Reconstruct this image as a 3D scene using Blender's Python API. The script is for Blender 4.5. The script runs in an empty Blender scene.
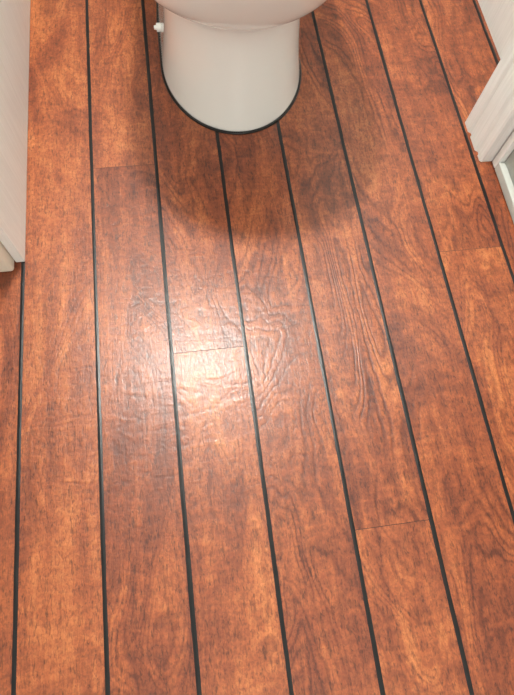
import bpy, bmesh, math, random
from mathutils import Vector, Matrix
random.seed(4)
S=bpy.context.scene
S.view_settings.view_transform='Standard'
H=0.85
# ---------------------------------------------------------------- helpers
def link(ob,parent=None):
    S.collection.objects.link(ob)
    if parent: ob.parent=parent
    return ob
def from_bm(bm,name,mats,parent=None,smooth=False):
    me=bpy.data.meshes.new(name); bmesh.ops.recalc_face_normals(bm,faces=bm.faces); bm.to_mesh(me); bm.free()
    for m in (mats if isinstance(mats,list) else [mats]): me.materials.append(m)
    if smooth:
        for p in me.polygons: p.use_smooth=True
    return link(bpy.data.objects.new(name,me),parent)
def add_box(bm,x0,x1,y0,y1,z0,z1,mi=0):
    vs=[bm.verts.new(p) for p in [(x0,y0,z0),(x1,y0,z0),(x1,y1,z0),(x0,y1,z0),(x0,y0,z1),(x1,y0,z1),(x1,y1,z1),(x0,y1,z1)]]
    fs=[]
    for q in [(0,3,2,1),(4,5,6,7),(0,1,5,4),(1,2,6,5),(2,3,7,6),(3,0,4,7)]:
        f=bm.faces.new([vs[i] for i in q]); f.material_index=mi; fs.append(f)
    return vs,fs
def box(name,x0,x1,y0,y1,z0,z1,mat,parent=None,bev=0.0,seg=3):
    bm=bmesh.new(); add_box(bm,x0,x1,y0,y1,z0,z1)
    if bev>0: bmesh.ops.bevel(bm,geom=list(bm.edges),offset=bev,segments=seg,affect='EDGES',profile=0.5)
    ob=from_bm(bm,name,mat,parent)
    if bev>0:
        for p in ob.data.polygons: p.use_smooth=True
        m=ob.modifiers.new('wn','WEIGHTED_NORMAL'); m.keep_sharp=False
    return ob
def newmat(name):
    m=bpy.data.materials.new(name); m.use_nodes=True
    nt=m.node_tree; b=nt.nodes['Principled BSDF']
    return m,nt,b
def L(nt,a,b): nt.links.new(a,b)
def mth(nt,op,a,b=None,clamp=False):
    n=nt.nodes.new('ShaderNodeMath'); n.operation=op; n.use_clamp=clamp
    for i,v in enumerate([a,b]):
        if v is None: continue
        if isinstance(v,(int,float)): n.inputs[i].default_value=v
        else: L(nt,v,n.inputs[i])
    return n.outputs[0]
def ramp(nt,fac,stops):
    r=nt.nodes.new('ShaderNodeValToRGB'); L(nt,fac,r.inputs[0])
    e=r.color_ramp.elements
    while len(e)<len(stops): e.new(0.5)
    for i,(p,c) in enumerate(stops):
        e[i].position=p; e[i].color=(c[0],c[1],c[2],1) if not isinstance(c,(int,float)) else (c,c,c,1)
    return r.outputs[0]
def mapping(nt,vec,scale,loc=(0,0,0)):
    m=nt.nodes.new('ShaderNodeMapping'); m.inputs['Scale'].default_value=scale; m.inputs['Location'].default_value=loc
    L(nt,vec,m.inputs[0]); return m.outputs[0]
def noise(nt,vec,scale=1,detail=2,rough=.5,dist=0):
    n=nt.nodes.new('ShaderNodeTexNoise'); L(nt,vec,n.inputs['Vector'])
    n.inputs['Scale'].default_value=scale; n.inputs['Detail'].default_value=detail
    n.inputs['Roughness'].default_value=rough; n.inputs['Distortion'].default_value=dist
    return n.outputs['Fac']
def mix(nt,mode,fac,a,b):
    n=nt.nodes.new('ShaderNodeMix'); n.data_type='RGBA'; n.blend_type=mode
    if isinstance(fac,(int,float)): n.inputs[0].default_value=fac
    else: L(nt,fac,n.inputs[0])
    for i,v in ((6,a),(7,b)):
        if isinstance(v,tuple): n.inputs[i].default_value=(*v,1)
        else: L(nt,v,n.inputs[i])
    return n.outputs[2]
# ---------------------------------------------------------------- materials
def wood():
    m,nt,b=newmat('varnished_hardwood')
    tc=nt.nodes.new('ShaderNodeTexCoord').outputs['Object']
    at=nt.nodes.new('ShaderNodeAttribute'); at.attribute_name='plank'
    sep=nt.nodes.new('ShaderNodeSeparateColor'); L(nt,at.outputs['Color'],sep.inputs[0])
    R,G,B=sep.outputs; A=at.outputs['Alpha']
    off=nt.nodes.new('ShaderNodeCombineXYZ')
    L(nt,mth(nt,'MULTIPLY',R,37.0),off.inputs[0]); L(nt,mth(nt,'MULTIPLY',G,53.0),off.inputs[1]); L(nt,mth(nt,'MULTIPLY',B,19.0),off.inputs[2])
    va=nt.nodes.new('ShaderNodeVectorMath'); va.operation='ADD'; L(nt,tc,va.inputs[0]); L(nt,off.outputs[0],va.inputs[1])
    v=va.outputs[0]
    # growth figure: contour lines of a stretched field, only strong on some boards
    fld=noise(nt,mapping(nt,v,(6.5,2.6,1)),1,1.8,.45,.9)
    wob=noise(nt,mapping(nt,v,(70,36,1)),1,2.5,.55,.5)
    f2=mth(nt,'ADD',mth(nt,'MULTIPLY',fld,125),mth(nt,'MULTIPLY',wob,5.0))
    rings=mth(nt,'ADD',mth(nt,'MULTIPLY',mth(nt,'SINE',f2),.5),.5)
    rd0=mth(nt,'POWER',rings,2.6)
    # wide slow bands following the same figure
    f3=mth(nt,'ADD',mth(nt,'MULTIPLY',fld,30),mth(nt,'MULTIPLY',wob,1.6))
    bands=mth(nt,'ADD',mth(nt,'MULTIPLY',mth(nt,'SINE',f3),.5),.5)
    msk=ramp(nt,noise(nt,mapping(nt,v,(9,4.5,1),(3,7,0)),1,2),[(.38,0.15),(.60,1.0)])
    ringdark=mth(nt,'MULTIPLY',mth(nt,'MULTIPLY',rd0,msk),A)
    st=noise(nt,mapping(nt,v,(210,22,1)),1,3,.6,.6)
    st2=noise(nt,mapping(nt,v,(48,2.2,1)),1,2.5,.5,.6)
    pores=noise(nt,mapping(nt,v,(340,70,1)),1,2,.6,1.0)
    speck=noise(nt,mapping(nt,v,(240,190,1)),1,2,.6,.8)
    blot=noise(nt,mapping(nt,v,(10,4.5,1)),1,1.5,.45,1.2)
    curl=noise(nt,mapping(nt,v,(42,60,1)),1,2,.55,1.2)
    ripple=noise(nt,mapping(nt,v,(15,44,1)),1,1.5,.5,1.4)
    def cen(x,k): return mth(nt,'MULTIPLY',mth(nt,'SUBTRACT',x,.5),k)
    t=mth(nt,'ADD',cen(blot,.50),cen(st2,.58))
    for e in (cen(st,.42),cen(curl,.36),cen(ripple,.34),cen(B,.90),cen(bands,.16)): t=mth(nt,'ADD',t,e)
    t=mth(nt,'ADD',t,.5,True)
    col=ramp(nt,t,[(.10,(.110,.023,.008)),(.38,(.215,.049,.0155)),(.60,(.330,.087,.026)),(.92,(.52,.172,.053))])
    pd=ramp(nt,pores,[(.34,.28),(.46,1.0)])
    col=mix(nt,'MULTIPLY',.70,col,pd)
    sp=ramp(nt,speck,[(.34,.66),(.50,1.0),(.70,1.30)])
    col=mix(nt,'MULTIPLY',.78,col,sp)
    rd=ramp(nt,ringdark,[(.0,(1,1,1)),(1.0,(.44,.34,.30))])
    col=mix(nt,'MULTIPLY',1.0,col,rd)
    L(nt,col,b.inputs['Base Color'])
    rg=mth(nt,'ADD',mth(nt,'MULTIPLY',pores,.20),.34)
    L(nt,rg,b.inputs['Roughness'])
    b.inputs['IOR'].default_value=1.49
    b.inputs['Coat Weight'].default_value=.30; b.inputs['Coat Roughness'].default_value=.22
    hgt=mth(nt,'ADD',mth(nt,'MULTIPLY',st,.30),mth(nt,'MULTIPLY',curl,.42))
    hgt=mth(nt,'ADD',hgt,mth(nt,'MULTIPLY',ripple,.5))
    hgt=mth(nt,'SUBTRACT',hgt,mth(nt,'MULTIPLY',ringdark,.25))
    hgt=mth(nt,'ADD',hgt,mth(nt,'MULTIPLY',pores,.30))
    bp=nt.nodes.new('ShaderNodeBump'); bp.inputs['Strength'].default_value=.6; bp.inputs['Distance'].default_value=.0012
    L(nt,hgt,bp.inputs['Height']); L(nt,bp.outputs[0],b.inputs['Normal']); L(nt,bp.outputs[0],b.inputs['Coat Normal'])
    return m
def plain(name,col,rough=.5,bump=0,bs=(60,60,60),var=.0,metal=0,coat=0,spec=.5):
    m,nt,b=newmat(name)
    tc=nt.nodes.new('ShaderNodeTexCoord').outputs['Object']
    n=noise(nt,mapping(nt,tc,bs),1,3,.6)
    c2=tuple(c*(1-var) for c in col)
    L(nt,ramp(nt,n,[(.3,c2),(.7,col)]),b.inputs['Base Color'])
    b.inputs['Roughness'].default_value=rough; b.inputs['Metallic'].default_value=metal
    b.inputs['Specular IOR Level'].default_value=spec
    b.inputs['Coat Weight'].default_value=coat; b.inputs['Coat Roughness'].default_value=.05
    if bump:
        bp=nt.nodes.new('ShaderNodeBump'); bp.inputs['Strength'].default_value=bump; bp.inputs['Distance'].default_value=.001
        L(nt,n,bp.inputs['Height']); L(nt,bp.outputs[0],b.inputs['Normal'])
    return m
M_wood=wood()
M_rub=plain('black_caulk',(.008,.009,.010),.32,.3,(300,80,50),.3,spec=.38)
M_join=plain('board_joint',(.045,.013,.006),.6,0,(30,30,30),.1)
M_cer=plain('white_ceramic',(.90,.93,.90),.12,0,(3,3,3),.02,0,.5)
M_seat=plain('white_plastic',(.90,.92,.89),.25,0,(3,3,3),.02)
M_panel=plain('white_grained_panel',(.86,.88,.86),.45,.55,(260,260,9),.10)
M_jamb=plain('cream_painted_wood',(.78,.72,.60),.45,.2,(60,60,6),.06)
M_white=plain('white_paint',(.86,.87,.85),.5,.15,(90,90,90),.03)
M_grey=plain('grey_laminate',(.33,.35,.32),.45,.15,(80,80,20),.08)
M_lgrey=plain('light_grey_aluminium',(.50,.52,.49),.4,.1,(80,8,80),.05)
M_wall=plain('white_plaster',(.70,.71,.68),.8,.3,(120,120,120),.03)
M_chr=plain('chrome',(.8,.8,.8),.15,0,(3,3,3),.02,1)
def emis(name,col,st):
    m,nt,b=newmat(name); b.inputs['Base Color'].default_value=(*col,1)
    b.inputs['Emission Color'].default_value=(*col,1); b.inputs['Emission Strength'].default_value=st; return m
M_lamp=emis('lamp_diffuser',(1,.94,.85),4)
# ---------------------------------------------------------------- floor
XL,XR,YF,YB=-1.0,1.0,-1.3,1.36
lines=[-.929,-.804,-.679,-.554,-.428,-.302,-.178,-.0555,.0705,.197,.3225,.4545,.583,.712,.838,.964]
# per board strip: joints (Y), tones per segment, figure strength per segment
strips={-.554:([.9],[.5,.5],[.3,.3]),-.428:([-.9],[.5,.45],[.3,.3]),
 -.302:([-.75],[.6,.57],[.2,.4]),-.178:([-.95,.710],[.5,.45,.53],[.2,.5,.55]),
 -.0555:([-.85,.315],[.5,.58,.46],[.2,.5,.7]),.0705:([-.72],[.5,.45],[.2,.75]),
 .197:([-1.0,-.003,],[.5,.54,.48],[.2,.5,1.0]),.3225:([-.62],[.5,.48],[.2,.85]),
 .4545:([-.6,.463],[.5,.56,.45],[.2,.5,.8]),.583:([-.3],[.4,.50],[.3,.8]),.712:([.1],[.5,.4],[.3,.3])}
bm=bmesh.new(); lay=bm.loops.layers.float_color.new('plank')
hw=.0034
random.seed(11)
edges=[XL]+lines+[XR]
for i in range(len(edges)-1):
    a,bx=edges[i],edges[i+1]
    x0=a+(hw-.0006 if i>0 else 0); x1=bx-(hw-.0006 if i<len(edges)-2 else 0)
    js,tn,fg=strips.get(a,([random.uniform(-.8,1.0)],[.5,.45],[.3,.3]))
    ys=[YF]+js+[YB]
    for k in range(len(ys)-1):
        y0=ys[k]+(.0005 if k>0 else 0); y1=ys[k+1]-(.0005 if k<len(ys)-2 else 0)
        vs,fs=add_box(bm,x0,x1,y0,y1,-.012,0)
        c=(random.random(),random.random(),tn[k],fg[k])
        for f in fs:
            for l in f.loops: l[lay]=c
    for y in js: add_box(bm,x0,x1,y-.0005,y+.0005,-.012,-.0003,2)
# caulk seams: slightly uneven, flush with the boards
for a in lines:
    ny=170; row=[]
    wl=wr=0
    for j in range(ny+1):
        y=YF+(YB-YF)*j/ny
        wl=.75*wl+random.gauss(0,.00018); wr=.75*wr+random.gauss(0,.00018)
        row.append((bm.verts.new((a-hw+wl,y,.0001)),bm.verts.new((a+random.uniform(-.0002,.0002),y,.00045)),bm.verts.new((a+hw+wr,y,.0001))))
    for p,q in zip(row,row[1:]):
        for u in (0,1):
            f=bm.faces.new([p[u],p[u+1],q[u+1],q[u]]); f.material_index=1
    add_box(bm,a-hw,a+hw,YF,YB,-.012,-.0004,1)
add_box(bm,XL,XR,YF,YB,-.03,-.012,2)
floor=from_bm(bm,'floor',[M_wood,M_rub,M_join])
# ---------------------------------------------------------------- room shell
ZC=2.3
box('wall_back',XL-.1,XR+.1,YB,YB+.1,-.03,ZC,M_wall)
box('wall_front',XL-.1,XR+.1,YF-.1,YF,-.03,ZC,M_wall)
box('wall_left',XL-.1,XL,YF,YB,-.03,ZC,M_wall)
box('wall_right',XR,XR+.1,YF,YB,-.03,ZC,M_wall)
box('ceiling',XL-.1,XR+.1,YF-.1,YB+.1,ZC,ZC+.1,M_white)
part=bpy.data.objects.new('partition_panel',None); link(part)
box('cladding',-.3145,-.2985,.517,YB-.002,0,ZC-.002,M_panel,part,.0012,2)
box('jamb',-.39,-.3155,.498,YB-.002,0,ZC-.002,M_jamb,part,.006,4)
box('wall_alcove',.722,.98,.775,YB-.002,0,ZC-.002,M_panel)
def extr(name,pts,z0,z1,mat,parent=None):
    bm=bmesh.new(); n=len(pts)
    a=[bm.verts.new((x,y,z0)) for x,y in pts]; b=[bm.verts.new((x,y,z1)) for x,y in pts]
    for i in range(n): bm.faces.new([a[i],a[(i+1)%n],b[(i+1)%n],b[i]])
    bm.faces.new(a); bm.faces.new(b)
    return from_bm(bm,name,mat,parent)
pts=[(.594,.766),(.591,.762),(.591,.738),(.596,.733),(.596,.728),(.592,.724),(.592,.690),(.597,.685),(.597,.680),(.594,.676),(.594,.664),(.597,.660),(.622,.660),(.626,.664),(.626,.69),(.98,.69),(.98,.766)]
extr('trim_door_casing',pts,0,2.2,M_panel)
door=bpy.data.objects.new('door_1',None); link(door)
DX=.618
box('stile_hinge',DX,DX+.042,.640,.657,.002,2.1,M_white,door,.002)
box('stile_latch',DX,DX+.042,-.19,-.09,.002,2.1,M_white,door,.002)
box('kick_rail',DX,DX+.042,-.0895,.6395,.002,.022,M_lgrey,door,.002)
box('rail_top',DX,DX+.042,-.0895,.6395,1.98,2.1,M_white,door,.002)
box('panel',DX+.012,DX+.030,-.0895,.6395,.0225,1.9795,M_grey,door,.001)
bm=bmesh.new(); bmesh.ops.create_cone(bm,cap_ends=True,segments=24,radius1=.011,radius2=.011,depth=.05,matrix=Matrix.Translation((DX-.024,-.14,1.02))@Matrix.Rotation(math.pi/2,4,'Y'))
add_box(bm,DX-.052,DX-.036,-.15,-.03,1.01,1.03)
from_bm(bm,'handle',M_chr,door)
box('wall_door_side',DX+.002,XR-.002,YF+.002,-.20,0,ZC-.002,M_wall)
box('trim_door_head',.60,.98,-.199,.66,2.11,2.2,M_white)
# ---------------------------------------------------------------- toilet
toilet=bpy.data.objects.new('toilet',None); link(toilet)
CX=.1205
def ring(hw,yf,b,yb,z,n=72,pe=.45,cx=CX,pf=1.0):
    yc=yf+b; out=[]
    for i in range(n):
        t=2*math.pi*i/n; c,s=math.cos(t),math.sin(t)
        if s<0:
            x=hw*math.copysign(abs(c)**pf,c); y=yc-b*abs(s)**pf
        else:
            x=hw*math.copysign(abs(c)**pe,c); y=yc+(yb-yc)*abs(s)**pe
        out.append((cx+x,y,z))
    return out
def loft(name,rings,mat,parent,cap0=True,cap1=True,smooth=True,subs=0):
    bm=bmesh.new(); R=[[bm.verts.new(p) for p in r] for r in rings]; n=len(R[0])
    for a,b in zip(R,R[1:]):
        for i in range(n): bm.faces.new([a[i],a[(i+1)%n],b[(i+1)%n],b[i]])
    if cap0: bm.faces.new(R[0])
    if cap1: bm.faces.new(R[-1])
    ob=from_bm(bm,name,mat,parent,smooth)
    if subs:
        m=ob.modifiers.new('s','SUBSURF'); m.levels=subs; m.render_levels=subs
    return ob
prof=[(0,.146,.772,.19,1.27),(.001,.1465,.772,.19,1.27),(.012,.145,.774,.19,1.27),(.05,.139,.780,.185,1.27),(.10,.133,.787,.18,1.27),(.15,.130,.790,.175,1.27),(.19,.129,.789,.17,1.27),(.215,.131,.783,.17,1.27),
(.228,.137,.775,.17,1.27),(.238,.146,.764,.17,1.27),(.246,.158,.751,.172,1.27),(.254,.170,.738,.175,1.275),(.264,.179,.728,.18,1.28),(.28,.185,.716,.185,1.28),(.31,.189,.699,.19,1.285),(.35,.192,.676,.195,1.29),(.38,.193,.662,.20,1.29),(.395,.192,.655,.2,1.29),(.40,.188,.659,.2,1.286)]
inner=[(.40,.150,.695,.17,1.05),(.392,.145,.70,.17,1.045),(.35,.135,.72,.16,1.03),(.28,.10,.78,.13,1.0),(.22,.06,.84,.09,.97),(.20,.02,.88,.04,.93)]
rs=[ring(h_,yf,b_,yb,z) for z,h_,yf,b_,yb in prof]
rs+=[ring(h_,yf,b_,yb,z,pe=.9) for z,h_,yf,b_,yb in inner]
loft('bowl_and_pedestal',rs,M_cer,toilet,subs=1)
loft('foot_sealant',[ring(.1500,.768,.193,1.276,0),ring(.1500,.768,.193,1.276,.001),ring(.149,.7695,.192,1.274,.0035),ring(.145,.775,.19,1.27,.004)],M_rub,toilet)
so=[ring(.190,.648,.2,1.09,.4025,pe=.6),ring(.194,.644,.2,1.092,.406,pe=.6),ring(.194,.644,.2,1.092,.415,pe=.6),ring(.190,.648,.2,1.09,.419,pe=.6),
    ring(.128,.72,.16,1.02,.419,pe=.9),ring(.122,.726,.16,1.01,.411,pe=.9),ring(.128,.72,.16,1.02,.4025,pe=.9)]
o=loft('seat',so,M_seat,toilet,False,False)
bm=bmesh.new(); bm.from_mesh(o.data); 
n=72; bm.verts.ensure_lookup_table()
for i in range(n): bm.faces.new([bm.verts[6*n+i],bm.verts[6*n+(i+1)%n],bm.verts[(i+1)%n],bm.verts[i]])
bmesh.ops.recalc_face_normals(bm,faces=bm.faces); bm.to_mesh(o.data); bm.free()
for p in o.data.polygons: p.use_smooth=True
loft('lid',[ring(.200,.630,.2,1.095,.4215,pe=.6),ring(.207,.623,.2,1.1,.425,pe=.6),ring(.207,.623,.2,1.1,.433,pe=.6),ring(.198,.635,.2,1.09,.440,pe=.6),ring(.13,.73,.16,1.04,.445,pe=.7),ring(.05,.83,.08,.95,.447,pe=.8)],M_seat,toilet)
for i,dx in enumerate((-.08,.08)):
    bm=bmesh.new(); bmesh.ops.create_cone(bm,cap_ends=True,segments=24,radius1=.011,radius2=.011,depth=.05,matrix=Matrix.Translation((CX+dx,1.112,.416))@Matrix.Rotation(math.pi/2,4,'Y'))
    from_bm(bm,'hinge_%d'%(i+1),M_chr,toilet,False)
box('cistern',CX-.19,CX+.19,1.145,1.345,.402,.76,M_cer,toilet,.022,5)
box('cistern_lid',CX-.197,CX+.197,1.138,1.35,.761,.795,M_cer,toilet,.010,4)
bm=bmesh.new(); bmesh.ops.create_cone(bm,cap_ends=True,segments=32,radius1=.024,radius2=.022,depth=.008,matrix=Matrix.Translation((CX,1.245,.799)))
from_bm(bm,'flush_button',M_chr,toilet)
bm=bmesh.new()
bmesh.ops.create_cone(bm,cap_ends=True,segments=24,radius1=.0085,radius2=.0085,depth=.010,matrix=Matrix.Translation((CX-.145,1.035,.032))@Matrix.Rotation(-math.pi/2,4,'Y'))
bmesh.ops.create_cone(bm,cap_ends=True,segments=24,radius1=.005,radius2=.004,depth=.006,matrix=Matrix.Translation((CX-.152,1.035,.032))@Matrix.Rotation(-math.pi/2,4,'Y'))
from_bm(bm,'fixing_cap',M_seat,toilet)
# ---------------------------------------------------------------- lamps
def lamp(name,loc,r,power,col,rot=None):
    # local frame: lamp mounted at origin, emitting along -Z
    M=Matrix.Translation(loc)@(rot if rot else Matrix.Identity(4))
    e=bpy.data.objects.new(name,None); link(e)
    bm=bmesh.new(); bmesh.ops.create_cone(bm,cap_ends=True,segments=48,radius1=r+.02,radius2=r+.025,depth=.04,matrix=M@Matrix.Translation((0,0,-.021)))
    from_bm(bm,'housing',M_white,e)
    bm=bmesh.new(); bmesh.ops.create_cone(bm,cap_ends=True,segments=48,radius1=r,radius2=r+.005,depth=.02,matrix=M@Matrix.Translation((0,0,-.05)))
    from_bm(bm,'diffuser',M_lamp,e)
    ld=bpy.data.lights.new(name+'_light','AREA'); ld.shape='DISK'; ld.size=r*2; ld.energy=power; ld.color=col
    lo=bpy.data.objects.new('light',ld); link(lo,e); lo.matrix_world=M@Matrix.Translation((0,0,-.062))
lamp('ceiling_lamp',(-.01,1.06,ZC),.10,46,(1,.96,.89))
lamp('wall_lamp',(.05,YF,1.30),.16,15,(1,.97,.93),Matrix.Rotation(math.pi/2,4,'X'))
w=bpy.data.worlds.new('World'); S.world=w; w.use_nodes=True
w.node_tree.nodes['Background'].inputs[0].default_value=(1,.95,.9,1); w.node_tree.nodes['Background'].inputs[1].default_value=.3
# ---------------------------------------------------------------- camera
X=Vector((.9897,.1033,-.0990)); Y=Vector((-.1313,.9308,-.3413)); X.normalize(); Y=(Y-X*Y.dot(X)).normalized(); N=X.cross(Y)
Mr=Matrix((X,Y,N))
cd=bpy.data.cameras.new('camera'); cd.sensor_fit='VERTICAL'; cd.sensor_height=24; cd.lens=24*530/695; cd.clip_start=.01
cam=bpy.data.objects.new('camera',cd); cam.matrix_world=Matrix.Translation((0,0,H))@Mr.to_4x4(); link(cam)
S.camera=cam
